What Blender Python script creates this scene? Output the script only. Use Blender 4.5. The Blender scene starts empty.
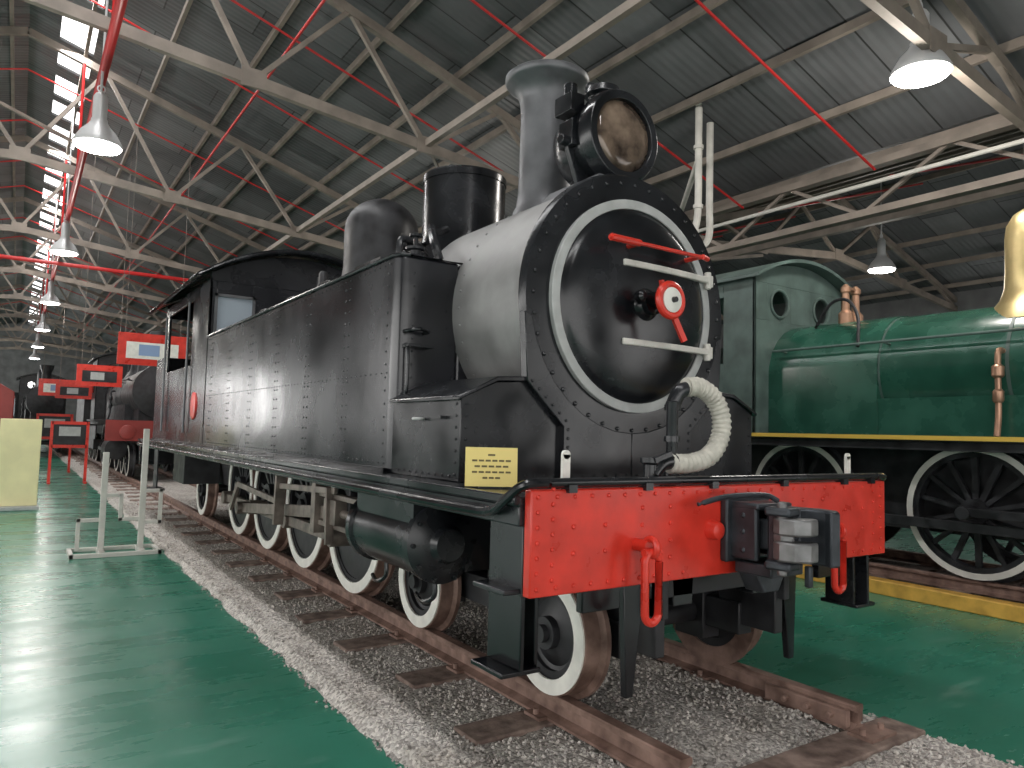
import bpy, math, random
from mathutils import Vector, Matrix
random.seed(4)
R=0.18
# ------------------------------------------------------------ geometry
class G:
    def __init__(s): s.v=[]; s.f=[]
    def add(s,vs,fs):
        o=len(s.v); s.v+= [tuple(v) for v in vs]; s.f+=[tuple(i+o for i in f) for f in fs]
def frame(d):
    d=Vector(d).normalized()
    h=Vector((0,0,1)) if abs(d.z)<0.9 else Vector((1,0,0))
    a=d.cross(h).normalized(); b=a.cross(d).normalized()
    return d,a,b
def box(g,x0,x1,y0,y1,z0,z1):
    v=[(x,y,z) for x in (x0,x1) for y in (y0,y1) for z in (z0,z1)]
    g.add(v,[(0,1,3,2),(4,6,7,5),(0,4,5,1),(2,3,7,6),(0,2,6,4),(1,5,7,3)])
def beam(g,p0,p1,w,h=None):
    h=h or w
    p0=Vector(p0);p1=Vector(p1); d,a,b=frame(p1-p0)
    v=[]
    for p in (p0,p1):
        for sx,sy in ((-1,-1),(1,-1),(1,1),(-1,1)): v.append(p+a*sx*w/2+b*sy*h/2)
    g.add(v,[(0,1,2,3),(7,6,5,4),(0,4,5,1),(1,5,6,2),(2,6,7,3),(3,7,4,0)])
def lathe(g,o,axis,prof,seg=32,closed=False):
    o=Vector(o); d,a,b=frame(axis); n=len(prof); vs=[]
    for r,h in prof:
        for i in range(seg):
            t=2*math.pi*i/seg
            vs.append(o+d*h+(a*math.cos(t)+b*math.sin(t))*max(r,1e-4))
    fs=[]
    for k in range(n if closed else n-1):
        k2=(k+1)%n
        for i in range(seg):
            j=(i+1)%seg
            fs.append((k*seg+i,k*seg+j,k2*seg+j,k2*seg+i))
    if not closed:
        fs.append(tuple(range(seg))[::-1]); fs.append(tuple(range((n-1)*seg,n*seg)))
    g.add(vs,fs)
def cyl(g,p0,p1,r0,r1=None,seg=20):
    p0=Vector(p0);p1=Vector(p1); r1=r0 if r1 is None else r1
    lathe(g,p0,p1-p0,[(r0,0),(r1,(p1-p0).length)],seg)
def ring(g,o,axis,r0,r1,h0,h1,seg=48):
    lathe(g,o,axis,[(r0,h0),(r1,h0),(r1,h1),(r0,h1)],seg,True)
def torus(g,o,axis,Rr,r,seg=36,ts=10):
    lathe(g,o,axis,[(Rr+r*math.cos(2*math.pi*k/ts),r*math.sin(2*math.pi*k/ts)) for k in range(ts)],seg,True)
def tube(g,pts,r,seg=10,closed=False):
    pts=[Vector(p) for p in pts]; n=len(pts); vs=[];fs=[]
    rs=r if isinstance(r,(list,tuple)) else [r]*n
    pa=None
    for k in range(n):
        if closed: t=pts[(k+1)%n]-pts[k-1]
        else: t=pts[min(k+1,n-1)]-pts[max(k-1,0)]
        t.normalize()
        if pa is None: _,a,b=frame(t)
        else:
            a=(pa-t*pa.dot(t)).normalized(); b=t.cross(a)
        pa=a
        for i in range(seg):
            q=2*math.pi*i/seg
            vs.append(pts[k]+(a*math.cos(q)+b*math.sin(q))*rs[k])
    for k in range(n if closed else n-1):
        k2=(k+1)%n
        for i in range(seg):
            j=(i+1)%seg; fs.append((k*seg+i,k*seg+j,k2*seg+j,k2*seg+i))
    if not closed:
        fs.append(tuple(range(seg))[::-1]); fs.append(tuple(range((n-1)*seg,n*seg)))
    g.add(vs,fs)
def smoothpath(pts,n=8):
    P=[Vector(p) for p in pts]; P=[P[0]*2-P[1]]+P+[P[-1]*2-P[-2]]; out=[]
    for i in range(1,len(P)-2):
        for k in range(n):
            t=k/n; a,b,c,d=P[i-1:i+3]
            out.append(0.5*((2*b)+(-a+c)*t+(2*a-5*b+4*c-d)*t*t+(-a+3*b-3*c+d)*t**3))
    out.append(P[-2]); return out
def prism(g,pts,plane,a0,a1):
    n=len(pts)
    def mk(p,q):
        if plane=='XZ': return (p[0],q,p[1])
        if plane=='XY': return (p[0],p[1],q)
        return (q,p[0],p[1])   # YZ
    v=[mk(p,a0) for p in pts]+[mk(p,a1) for p in pts]
    f=[tuple(range(n)),tuple(range(n,2*n))[::-1]]+[(i,(i+1)%n,n+(i+1)%n,n+i) for i in range(n)]
    g.add(v,f)
def rivet(g,p,n,r=0.011):
    lathe(g,p,n,[(r,-0.002),(r*0.85,r*0.45),(r*0.35,r*0.8)],7)
# ------------------------------------------------------------ materials
def mat(name,col,rough=0.5,metal=0.0,var=0.0,scale=4,col2=None,bump=0.0,bscale=40,rvar=0.0,coat=0.0,emit=0,spec=0.5):
    m=bpy.data.materials.new(name); m.use_nodes=True; nt=m.node_tree; N=nt.nodes; L=nt.links
    b=N['Principled BSDF']
    b.inputs['Base Color'].default_value=(*col,1); b.inputs['Roughness'].default_value=rough
    b.inputs['Metallic'].default_value=metal; b.inputs['Coat Weight'].default_value=coat
    b.inputs['Coat Roughness'].default_value=0.2
    b.inputs['Specular IOR Level'].default_value=spec
    if emit:
        b.inputs['Emission Color'].default_value=(*col,1); b.inputs['Emission Strength'].default_value=emit
    tc=N.new('ShaderNodeTexCoord')
    if var or rvar or col2:
        n=N.new('ShaderNodeTexNoise'); n.inputs['Scale'].default_value=scale; n.inputs['Detail'].default_value=6
        L.new(tc.outputs['Object'],n.inputs['Vector'])
        cr=N.new('ShaderNodeValToRGB'); L.new(n.outputs['Fac'],cr.inputs['Fac'])
        c2=col2 or tuple(min(1,c*(1+var)+0.01*var) for c in col)
        c1=tuple(c*(1-var*0.5) for c in col)
        cr.color_ramp.elements[0].position=0.35; cr.color_ramp.elements[0].color=(*c1,1)
        cr.color_ramp.elements[1].position=0.68; cr.color_ramp.elements[1].color=(*c2,1)
        L.new(cr.outputs['Color'],b.inputs['Base Color'])
        if rvar:
            mr=N.new('ShaderNodeMapRange'); mr.inputs['From Min'].default_value=0.3; mr.inputs['From Max'].default_value=0.7
            mr.inputs['To Min'].default_value=max(0.03,rough-rvar); mr.inputs['To Max'].default_value=rough+rvar
            L.new(n.outputs['Fac'],mr.inputs['Value']); L.new(mr.outputs['Result'],b.inputs['Roughness'])
    if bump:
        n2=N.new('ShaderNodeTexNoise'); n2.inputs['Scale'].default_value=bscale; n2.inputs['Detail'].default_value=4
        L.new(tc.outputs['Object'],n2.inputs['Vector'])
        bp=N.new('ShaderNodeBump'); bp.inputs['Strength'].default_value=bump; bp.inputs['Distance'].default_value=0.01
        L.new(n2.outputs['Fac'],bp.inputs['Height']); L.new(bp.outputs['Normal'],b.inputs['Normal'])
    return m
M={}
M['black']=mat('black_paint',(0.008,0.009,0.011),0.24,0,0.7,3,rvar=0.08,bump=0.12,bscale=6)
M['tank']=mat('tank_paint',(0.009,0.010,0.013),0.24,0,0.7,1.6,rvar=0.08,bump=0.35,bscale=2.5,coat=0.2,col2=(0.020,0.021,0.026))
M['dull']=mat('dull_black',(0.011,0.011,0.013),0.5,0,0.8,8,rvar=0.12)
M['smoke']=mat('graphite_smokebox',(0.25,0.247,0.243),0.5,0.35,0.25,5,rvar=0.1)
M['chim']=mat('graphite_chimney',(0.12,0.122,0.128),0.42,0.4,0.3,5,rvar=0.1)
M['red']=mat('red_paint',(0.62,0.035,0.020),0.33,0,0.22,7,rvar=0.08,bump=0.1,bscale=15)
M['white']=mat('white_paint',(0.76,0.75,0.69),0.5,0,0.12,12)
M['greyw']=mat('pale_grey_paint',(0.40,0.41,0.40),0.5,0,0.15,12)
M['rust']=mat('rusty_steel',(0.18,0.105,0.08),0.6,0.2,0.6,9,col2=(0.31,0.20,0.16),bump=0.3)
M['steel']=mat('worn_steel',(0.18,0.15,0.13),0.5,0.5,0.5,10)
M['dark']=mat('coupler_iron',(0.035,0.04,0.047),0.45,0.4,0.5,12)
M['knuckle']=mat('knuckle_steel',(0.16,0.16,0.16),0.45,0.5,0.4,14)
M['glass']=mat('lamp_glass',(0.05,0.035,0.028),0.10,0.1,0.6,7,col2=(0.26,0.19,0.14))
M['hose']=mat('canvas_hose',(0.50,0.48,0.42),0.75,0,0.2,20)
M['yel']=mat('yellow_sign_card',(0.74,0.60,0.20),0.5)
M['ink']=mat('sign_ink',(0.12,0.09,0.03),0.6)
M['green']=mat('green_loco_paint',(0.018,0.085,0.056),0.26,0,0.35,3,rvar=0.08,coat=0.25)
M['greeng']=mat('cab_green_grey',(0.085,0.125,0.112),0.45,0,0.35,4)
M['brass']=mat('brass',(0.72,0.57,0.28),0.34,0.8,0.15,5)
M['copper']=mat('copper',(0.46,0.27,0.18),0.4,0.7,0.2,8)
M['ystripe']=mat('yellow_edge_paint',(0.70,0.46,0.08),0.45)
M['curb']=mat('orange_curb_paint',(0.60,0.34,0.06),0.6,0,0.3,8)
M['wood']=mat('sleeper_timber',(0.17,0.115,0.095),0.85,0,0.6,12,col2=(0.31,0.23,0.19),bump=0.6,bscale=25)
M['truss']=mat('truss_steel_paint',(0.215,0.18,0.15),0.6,0,0.3,3)
M['redpipe']=mat('red_sprinkler_pipe',(0.50,0.02,0.02),0.4)
M['galv']=mat('white_pipe_paint',(0.60,0.58,0.53),0.5,0,0.15,6)
M['wall']=mat('shed_wall_sheet',(0.13,0.13,0.13),0.8,0,0.3,2)
M['lampm']=mat('lamp_shade_metal',(0.6,0.6,0.6),0.4,0.2)
M['lampe']=mat('lamp_diffuser',(1,0.98,0.95),0.4,emit=16)
M['cream']=mat('cream_board',(0.80,0.74,0.42),0.6,0,0.1,3)
M['blue']=mat('blue_print',(0.25,0.35,0.55),0.6)
M['maroon']=mat('maroon_coach_paint',(0.26,0.035,0.03),0.4,0,0.2,3)
M['win']=mat('window_glass_sheen',(0.40,0.46,0.52),0.08)  # pale tint puts the panes' bright reflection into the colour

def roofmat():
    m=mat('corrugated_roof_sheet',(0.1,0.1,0.1),0.55); nt=m.node_tree;N=nt.nodes;L=nt.links;b=N['Principled BSDF']
    tc=N.new('ShaderNodeTexCoord')
    br=N.new('ShaderNodeTexBrick'); br.inputs['Scale'].default_value=1; br.inputs['Brick Width'].default_value=2.4
    br.inputs['Row Height'].default_value=0.8; br.inputs['Mortar Size'].default_value=0.012
    br.inputs['Color1'].default_value=(0.10,0.104,0.11,1);br.inputs['Color2'].default_value=(0.20,0.204,0.21,1);br.inputs['Mortar'].default_value=(0.035,0.035,0.035,1)
    L.new(tc.outputs['Object'],br.inputs['Vector'])
    n=N.new('ShaderNodeTexNoise'); n.inputs['Scale'].default_value=0.8; n.inputs['Detail'].default_value=5
    L.new(tc.outputs['Object'],n.inputs['Vector'])
    mx=N.new('ShaderNodeMix'); mx.data_type='RGBA'; mx.blend_type='MULTIPLY'; mx.inputs[0].default_value=0.8
    cr=N.new('ShaderNodeValToRGB'); cr.color_ramp.elements[0].position=0.3; cr.color_ramp.elements[0].color=(0.45,0.45,0.45,1); cr.color_ramp.elements[1].position=0.7
    L.new(n.outputs['Fac'],cr.inputs['Fac']); L.new(br.outputs['Color'],mx.inputs[6]); L.new(cr.outputs['Color'],mx.inputs[7])
    L.new(mx.outputs[2],b.inputs['Base Color'])
    w=N.new('ShaderNodeTexWave'); w.wave_type='BANDS'; w.bands_direction='Y'; w.inputs['Scale'].default_value=2.5
    L.new(tc.outputs['Object'],w.inputs['Vector'])
    bp=N.new('ShaderNodeBump'); bp.inputs['Strength'].default_value=0.2; bp.inputs['Distance'].default_value=0.03
    L.new(w.outputs['Fac'],bp.inputs['Height']); L.new(bp.outputs['Normal'],b.inputs['Normal'])
    return m
M['roof']=roofmat()
def floormat():
    m=mat('green_painted_floor',(0.03,0.16,0.1),0.2); nt=m.node_tree;N=nt.nodes;L=nt.links;b=N['Principled BSDF']
    tc=N.new('ShaderNodeTexCoord')
    n=N.new('ShaderNodeTexNoise'); n.inputs['Scale'].default_value=0.7; n.inputs['Detail'].default_value=8; n.inputs['Roughness'].default_value=0.6
    L.new(tc.outputs['Object'],n.inputs['Vector'])
    cr=N.new('ShaderNodeValToRGB'); e=cr.color_ramp.elements
    e[0].position=0.3; e[0].color=(0.016,0.15,0.092,1); e[1].position=0.75; e[1].color=(0.045,0.25,0.17,1)
    L.new(n.outputs['Fac'],cr.inputs['Fac'])
    n3=N.new('ShaderNodeTexNoise'); n3.inputs['Scale'].default_value=1.6; n3.inputs['Detail'].default_value=8; n3.inputs['Roughness'].default_value=0.65
    mp=N.new('ShaderNodeMapping'); mp.inputs['Scale'].default_value=(0.5,1.8,1)
    L.new(tc.outputs['Object'],mp.inputs['Vector']); L.new(mp.outputs['Vector'],n3.inputs['Vector'])
    c3=N.new('ShaderNodeValToRGB'); c3.color_ramp.elements[0].position=0.60; c3.color_ramp.elements[1].position=0.82
    L.new(n3.outputs['Fac'],c3.inputs['Fac'])
    mx=N.new('ShaderNodeMix'); mx.data_type='RGBA'; L.new(c3.outputs['Color'],mx.inputs[0])
    L.new(cr.outputs['Color'],mx.inputs[6]); mx.inputs[7].default_value=(0.18,0.32,0.26,1)
    L.new(mx.outputs[2],b.inputs['Base Color'])
    mr=N.new('ShaderNodeMapRange'); mr.inputs['From Min'].default_value=0.3; mr.inputs['From Max'].default_value=0.7
    mr.inputs['To Min'].default_value=0.20; mr.inputs['To Max'].default_value=0.36
    L.new(n3.outputs['Fac'],mr.inputs['Value']); L.new(mr.outputs['Result'],b.inputs['Roughness'])
    return m
M['floor']=floormat()
def gravelmat(name):
    m=mat(name,(0.3,0.29,0.27),0.9); nt=m.node_tree;N=nt.nodes;L=nt.links;b=N['Principled BSDF']
    b.inputs['Specular IOR Level'].default_value=.2
    tc=N.new('ShaderNodeTexCoord')
    v=N.new('ShaderNodeTexVoronoi'); v.inputs['Scale'].default_value=70
    L.new(tc.outputs['Object'],v.inputs['Vector'])
    n=N.new('ShaderNodeTexNoise'); n.inputs['Scale'].default_value=2; n.inputs['Detail'].default_value=5
    L.new(tc.outputs['Object'],n.inputs['Vector'])
    cr=N.new('ShaderNodeValToRGB'); e=cr.color_ramp.elements
    e[0].position=0.0; e[0].color=(0.27,0.25,0.235,1); e[1].position=1; e[1].color=(0.76,0.72,0.67,1)
    sp=N.new('ShaderNodeSeparateColor'); L.new(v.outputs['Color'],sp.inputs[0]); L.new(sp.outputs[0],cr.inputs['Fac'])
    c2=N.new('ShaderNodeValToRGB'); c2.color_ramp.elements[0].position=0.3; c2.color_ramp.elements[0].color=(.68,.65,.62,1); c2.color_ramp.elements[1].position=.7
    L.new(n.outputs['Fac'],c2.inputs['Fac'])
    mx=N.new('ShaderNodeMix'); mx.data_type='RGBA'; mx.blend_type='MULTIPLY'; mx.inputs[0].default_value=0.8
    L.new(cr.outputs['Color'],mx.inputs[6]); L.new(c2.outputs['Color'],mx.inputs[7])
    L.new(mx.outputs[2],b.inputs['Base Color'])
    bp=N.new('ShaderNodeBump'); bp.inputs['Strength'].default_value=.7; bp.inputs['Distance'].default_value=0.008; bp.invert=True
    L.new(v.outputs['Distance'],bp.inputs['Height']); L.new(bp.outputs['Normal'],b.inputs['Normal'])
    return m
M['gravel']=gravelmat('crushed_stone')

# ------------------------------------------------------------ object helpers
def empty(name,loc=(0,0,0)):
    e=bpy.data.objects.new(name,None); e.location=loc; e.empty_display_size=0.2
    bpy.context.collection.objects.link(e); return e
def obj(name,g,m,parent=None,bev=0,ang=35,origin=None):
    me=bpy.data.meshes.new(name); o0=Vector(origin) if origin else Vector((0,0,0))
    me.from_pydata([tuple(Vector(v)-o0) for v in g.v],[],g.f); me.update()
    import bmesh
    bm=bmesh.new(); bm.from_mesh(me); bmesh.ops.recalc_face_normals(bm,faces=bm.faces); bm.to_mesh(me); bm.free()
    me.materials.append(M[m])
    me.shade_smooth(); me.set_sharp_from_angle(angle=math.radians(ang))
    o=bpy.data.objects.new(name,me); o.location=o0; bpy.context.collection.objects.link(o)
    if parent:
        o.parent=parent; o.matrix_parent_inverse=Matrix.Translation(-Vector(parent.location))
    if bev:
        b=o.modifiers.new('bev','BEVEL'); b.width=bev; b.segments=2; b.limit_method='ANGLE'; b.angle_limit=math.radians(50)
    return o

# ------------------------------------------------------------ room
X0,X1,YN,YF=-14,18,-9,62
SA,SB=-2.52,-1.97
g=G(); box(g,X0,X1,YN,YF,-0.1,0); obj('floor',g,'floor')
def roofz(x):
    if x<=7: return 8.6-0.31*abs(x+3)
    return 5.5+0.31*(x-7) if x<12.5 else 5.5+0.31*5.5-0.31*(x-12.5)
def chordz(x):
    if x<=7: return 6.1-0.106*abs(x+3)
    return 5.04+0.106*(5.5-abs(x-12.5))
def slab(g,xa,xb,y0,y1,t=0.05):
    v=[];
    for y in (y0,y1):
        v+=[(xa,y,roofz(xa)),(xb,y,roofz(xb)),(xb,y,roofz(xb)+t),(xa,y,roofz(xa)+t)]
    g.add(v,[(0,1,2,3),(7,6,5,4),(0,4,5,1),(1,5,6,2),(2,6,7,3),(3,7,4,0)])
g=G()
slab(g,X0,-3,YN,YF); slab(g,-3,SA,YN,YF); slab(g,SB,7,YN,YF); slab(g,7,12.5,YN,YF); slab(g,12.5,X1,YN,YF)
y=YN; k=0
while y<YF:
    w=[0.5,0.3,0.6,0.4][k%4]; slab(g,SA,SB,y,y+w); y+=w+[1.1,.8,1.3,.9][(k*3)%4]; k+=1
obj('ceiling',g,'roof')
g=G(); box(g,X0-0.2,X0,YN,YF,0,1.2); box(g,X0-0.2,X0,YN,YF,4.7,5.2); box(g,X0-.2,X0,22,35,1.2,4.7)  # unseen wall; openings and blank bay shaped for the tank-side reflection
y=YN
while y<YF: box(g,X0-0.06,X0,y,y+0.25,1.2,4.7); y+=3.0
box(g,X0-.06,X0,YN,YF,2.9,3.0)
obj('wall_left',g,'wall')
g=G(); box(g,X1,X1+0.2,YN,YF,0,3.9); box(g,X1,X1+0.2,YN,YF,4.6,5.6)
y=YN
while y<YF: box(g,X1,X1+0.2,y,y+2.2,3.9,4.6); y+=4.0
obj('wall_right',g,'wall')
g=G(); 
box(g,X0,-11,YN-.2,YN,0,8.6); box(g,-11,3,YN-.2,YN,4.4,8.6); box(g,3,6,YN-.2,YN,0,8.6); box(g,6,13,YN-.2,YN,4.4,8.6); box(g,13,X1,YN-.2,YN,0,8.6)
obj('wall_front_blocker',g,'wall')  # unseen wall added to darken reflections in front-facing paint
wa,wb,wz0,wz1=-2.35,-1.15,2.6,4.7
g=G(); box(g,X0,wa,YF,YF+0.2,0,8.6); box(g,wb,X1,YF,YF+0.2,0,8.6); box(g,wa,wb,YF,YF+0.2,wz1,8.6); box(g,wa,wb,YF,YF+0.2,0,wz0)
obj('wall_back',g,'wall')
g=G()
for x in (wa,wa+.4,wa+.8,wb): box(g,x-.03,x+.03,YF-.02,YF+.1,wz0,wz1)
for z in (wz0,wz0+.7,wz0+1.4,wz1): box(g,wa,wb,YF-.02,YF+.1,z-.03,z+.03)
obj('window_1',g,'truss')
rs=empty('roof_trusses',(0,0,5))
g=G(); gt=G()
TY=[-4.7,1.3,7.3,13.3,19.3,25.3,31.3,37.3,43.3,49.3,55.3]
def truss(y,xa,xb,n):
    def P(x,top): return (x,y,(roofz(x)-0.22) if top else chordz(x))
    mid=(xa+xb)/2
    for s,e in ((xa,mid),(mid,xb)):
        for top in (0,1):
            beam(g,P(s,top),P(e,top),0.09 if not top else 0.09,0.15 if not top else .13)
    xs=[xa+(xb-xa)*i/n for i in range(n+1)]
    for i in range(n):
        xm=(xs[i]+xs[i+1])/2
        beam(gt,P(xs[i],0),P(xm,1),0.065); beam(gt,P(xm,1),P(xs[i+1],0),0.065)
        if 0<i: box(g,xs[i]-.16,xs[i]+.16,y-.055,y-.04,chordz(xs[i])-.10,chordz(xs[i])+.14)
for y in TY:
    truss(y,-13.0,7,8); truss(y,7,18,4)
obj('truss_chords',g,'truss',rs); obj('truss_webs',gt,'truss',rs)
g=G()
x=-13.6
while x<18:
    beam(g,(x,YN,roofz(x)-0.09),(x,YF,roofz(x)-0.09),0.06,0.11); x+=1.15
for x in (-7.8,2.0,9.8): beam(g,(x,YN,chordz(x)+.05),(x,YF,chordz(x)+.05),0.08,0.1)
obj('purlins',g,'truss',rs)
g=G()
for i in range(0,len(TY)-1,2):
    a,b=TY[i],TY[i+1]
    for xa,xb in ((-6,-0.6),(2.0,6.9)):
        beam(g,(xa,a,chordz(xa)+.1),(xb,b,chordz(xb)+.1),0.045)
obj('wind_bracing',g,'truss',rs)
g=G()
for z in (5.3,4.62): box(g,6.92,7.08,YN,YF,z-0.05,z+0.05)
y=YN+.5
while y<YF-2.5:
    beam(g,(7,y,4.62),(7,y+1.2,5.3),0.05); beam(g,(7,y+1.2,5.3),(7,y+2.4,4.62),0.05); y+=2.4
box(g,8.9,9.0,YN,YF,5.05,5.15)
for y in TY: beam(g,(7,y,4.62),(9.8,y,5.2),0.06)
obj('valley_girder',g,'truss',rs)
g=G()
for y in TY:
    box(g,6.86,7.14,y-.13,y-.10,0,5.0); box(g,6.86,7.14,y+.1,y+.13,0,5.0); box(g,6.97,7.03,y-.13,y+.13,0,5.0)
    box(g,6.75,7.25,y-.25,y+.25,0,.05)
obj('steel_columns',g,'truss',rs)
sp=empty('sprinkler_pipes',(0,0,6)); g=G()
for y in [3.2,5.4,8.4,10.6,14.5,17.4,20.5,23,27,30,34,38,43,48]:
    for a,b in ((-12,-3),(-3,6.8),(7.2,12.5)):
        cyl(g,(a,y,roofz(a)-.42),(b,y,roofz(b)-.42),0.018,seg=8)
PX=-2.12
cyl(g,(PX,YN+1,5.75),(PX,55,5.75),0.055,seg=12)
cyl(g,(-12,19,5.3),(6.5,19,5.3),0.05,seg=10)
cyl(g,(.2,YN+1,6.9),(.2,55,6.9),0.022,seg=8)
for x in (-6,-9): cyl(g,(x,YN+1,6.2),(x,55,6.2),0.03,seg=8)
for y in range(-5,54,6):
    cyl(g,(PX,y,5.75),(PX,y,roofz(PX)-.4),0.025,seg=8)
obj('pipe_runs',g,'redpipe',sp)
wp=empty('white_downpipes',(4.9,4.7,5)); g=G()
tube(g,smoothpath([(4.95,4.7,6.1),(4.95,4.7,5.6),(4.95,4.7,4.6),(4.95,4.75,4.3),(5.05,4.8,4.15),(5.15,4.8,4.12),(5.3,4.8,4.3),(5.3,4.8,4.8),(5.3,4.8,5.95)]),0.05,10)
cyl(g,(4.95,4.7,5.3),(6.8,6.8,5.3),0.045,seg=10); cyl(g,(6.75,YN+1,4.95),(6.75,50,4.95),0.03,seg=8)
for z in (5.45,4.6): cyl(g,(4.95,4.7,z),(4.95,4.7,z+.05),.07,seg=14)
obj('pipes',g,'galv',wp)
def lamp(x,y,z,r=0.27,e=90):
    E=empty('pendant_lamp',(x,y,z))
    g=G(); lathe(g,(x,y,z),(0,0,1),[(r,0),(r*1.01,.02),(r*.93,.07),(r*.72,.17),(r*.45,.25),(r*.34,.30),(r*.34,.33)],28)
    obj('shade',g,'lampm',E,ang=60)
    g=G(); lathe(g,(x,y,z+.31),(0,0,1),[(r*.3,0),(r*.3,.30),(r*.22,.34),(r*.1,.37)],20)
    cyl(g,(x,y,z+.6),(x,y,roofz(x)-.02),.015,seg=8); torus(g,(x,y,z+.72),(0,1,0),.04,.01,16,6)
    obj('ballast_housing',g,'lampm',E)
    g=G(); lathe(g,(x,y,z-.02),(0,0,1),[(r*.5,-.03),(r*.9,-.005),(r*.95,.03)],28); obj('diffuser',g,'lampe',E)
    l=bpy.data.lights.new('lamp_light','POINT'); l.energy=e; l.shadow_soft_size=.25; l.color=(1,.95,.88)
    lo=bpy.data.objects.new('lamp_light',l); bpy.context.collection.objects.link(lo); lo.location=(x,y,z-.35)
    lo.parent=E; lo.matrix_parent_inverse=Matrix.Translation((-x,-y,-z))
for i in range(6): lamp(-2.14,7.9+8.1*i,4.76 if i==0 else 5.0)
lamp(4.55,1.45,5.1,.28,140); lamp(4.5,11,5.0); lamp(12,6,5.0)

# ------------------------------------------------------------ track
def rail(g,x,y0,y1,zt=R):
    z0=zt-.115
    p=[(-.055,0),(.055,0),(.055,.012),(.012,.028),(.010,.078),(.034,.088),(.034,.108),(.028,.115),(-.028,.115),(-.034,.108),(-.034,.088),(-.010,.078),(-.012,.028),(-.055,.012)]
    prism(g,[(x+a,z0+b) for a,b in p],'XZ',y0,y1)
tr=empty('railway_track',(0,10,0))
g=G(); rail(g,-.568,-.2,52); rail(g,.568,-.22,52); obj('rails',g,'rust',tr,ang=25)
g=G(); gf=G()
ys=[-.28]+[.67+.765*i for i in range(66)]
for k,y in enumerate(ys):
    dx=random.uniform(-.05,.05)
    xl=-1.0+dx if k else -.60; xr=.86+dx*.4
    w=random.uniform(.10,.12)
    box(g,xl,xr,y-w,y+w,.0,.068+random.uniform(-.004,.0))
    for s in (-1,1):
        box(gf,s*.568-.10,s*.568+.10,y-.06,y+.06,.066,.08)
        for q in (-.075,.075): cyl(gf,(s*.568+q,y,.07),(s*.568+q,y,.105),.014,seg=8)
obj('sleepers',g,'wood',tr,bev=.008); obj('chairs_and_spikes',gf,'rust',tr)
g=G()
box(g,.50,.53,-.2,.25,.08,.155); box(g,.605,.635,-.2,.2,.085,.15)
for q in (-.12,0,.12): cyl(g,(.47,q,.12),(.66,q,.12),.016,seg=8)
obj('fishplates',g,'rust',tr,bev=.005)
g=G()
BL,BR=-1.34,.88
def gz(x,y):
    z=.048
    if -.52<x<.50 and y>-.02: z=.072
    return z
nx,ny=44,200; by0,by1=-3.0,50
vs=[];fs=[]
for j in range(ny+1):
    t=(j/ny)**1.8; yy=by0+(by1-by0)*t
    for i in range(nx+1):
        u=i/nx; xx=BL+(BR-BL)*u; ed=min(u,1-u)*nx
        zz=0.002 if ed<.5 else gz(xx,yy)+random.uniform(-.007,.007)
        if ed<.5: xx+=random.uniform(-.025,.025)
        if j in(0,ny): zz=.002
        vs.append((xx,yy,zz))
for j in range(ny):
    for i in range(nx):
        a=j*(nx+1)+i; fs.append((a,a+1,a+nx+2,a+nx+1))
g.add(vs,fs)
for k in range(26000):
    yy=-1.2+ (random.random()**1.9)*13; xx=random.uniform(BL,BR)
    if random.random()<.02: xx=BL-abs(random.gauss(0,.02)) if random.random()<.6 else BR+abs(random.gauss(0,.02))
    inside=BL+.02<xx<BR-.02
    if inside and any(abs(yy-q)<.11 for q in ys[:14]) and -1.0<xx<-.52 and random.random()<.85: continue
    if abs(yy+.28)<.12 and -.6<xx<.88: continue
    s=random.uniform(.006,.014); zz=(gz(xx,yy)+.001 if inside else .003)+s*.25
    d,a,b=frame((random.gauss(0,1),random.gauss(0,1),random.gauss(0,1))); c=Vector((xx,yy,zz))
    s2=s*random.uniform(.7,1.2); s3=s*random.uniform(.6,1)
    g.add([c+d*s,c-d*s,c+a*s2,c-a*s2,c+b*s3,c-b*s3],[(0,2,4),(2,1,4),(1,3,4),(3,0,4),(2,0,5),(1,2,5),(3,1,5),(0,3,5)])
obj('gravel_ballast',g,'gravel',None,ang=20)

# ------------------------------------------------------------ wheels
def wheel(gt,gw,gb,x,y,s,r,ns,hub=.09,zc=None,rw=.055):
    zc=R+r if zc is None else zc
    o=(x,y,zc); ax=(s,0,0)
    lathe(gt,o,ax,[(r-.07,-.06),(r+.028,-.06),(r+.028,-.035),(r+.002,-.02),(r-.002,.06),(r-.012,.066),(r-.07,.066)],48,True)
    ring(gw,o,ax,r-.008-rw,r-.008,.060,.072,48)
    ring(gb,o,ax,r-.11,r-.06,-.045,.05,48)
    cyl(gb,(x-s*.07,y,zc),(x+s*.085,y,zc),hub,seg=24); cyl(gb,(x+s*.08,y,zc),(x+s*.115,y,zc),hub*.55,seg=16)
    if ns:
        for i in range(ns):
            t=2*math.pi*i/ns+.2
            beam(gb,(x,y+math.cos(t)*hub*.8,zc+math.sin(t)*hub*.8),(x,y+math.cos(t)*(r-.09),zc+math.sin(t)*(r-.09)),.05,.04)
    else:
        lathe(gb,o,ax,[(hub,.045),(r*.55,.02),(r-.09,.035),(r-.09,-.03),(hub,-.04)],40,True)

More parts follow.
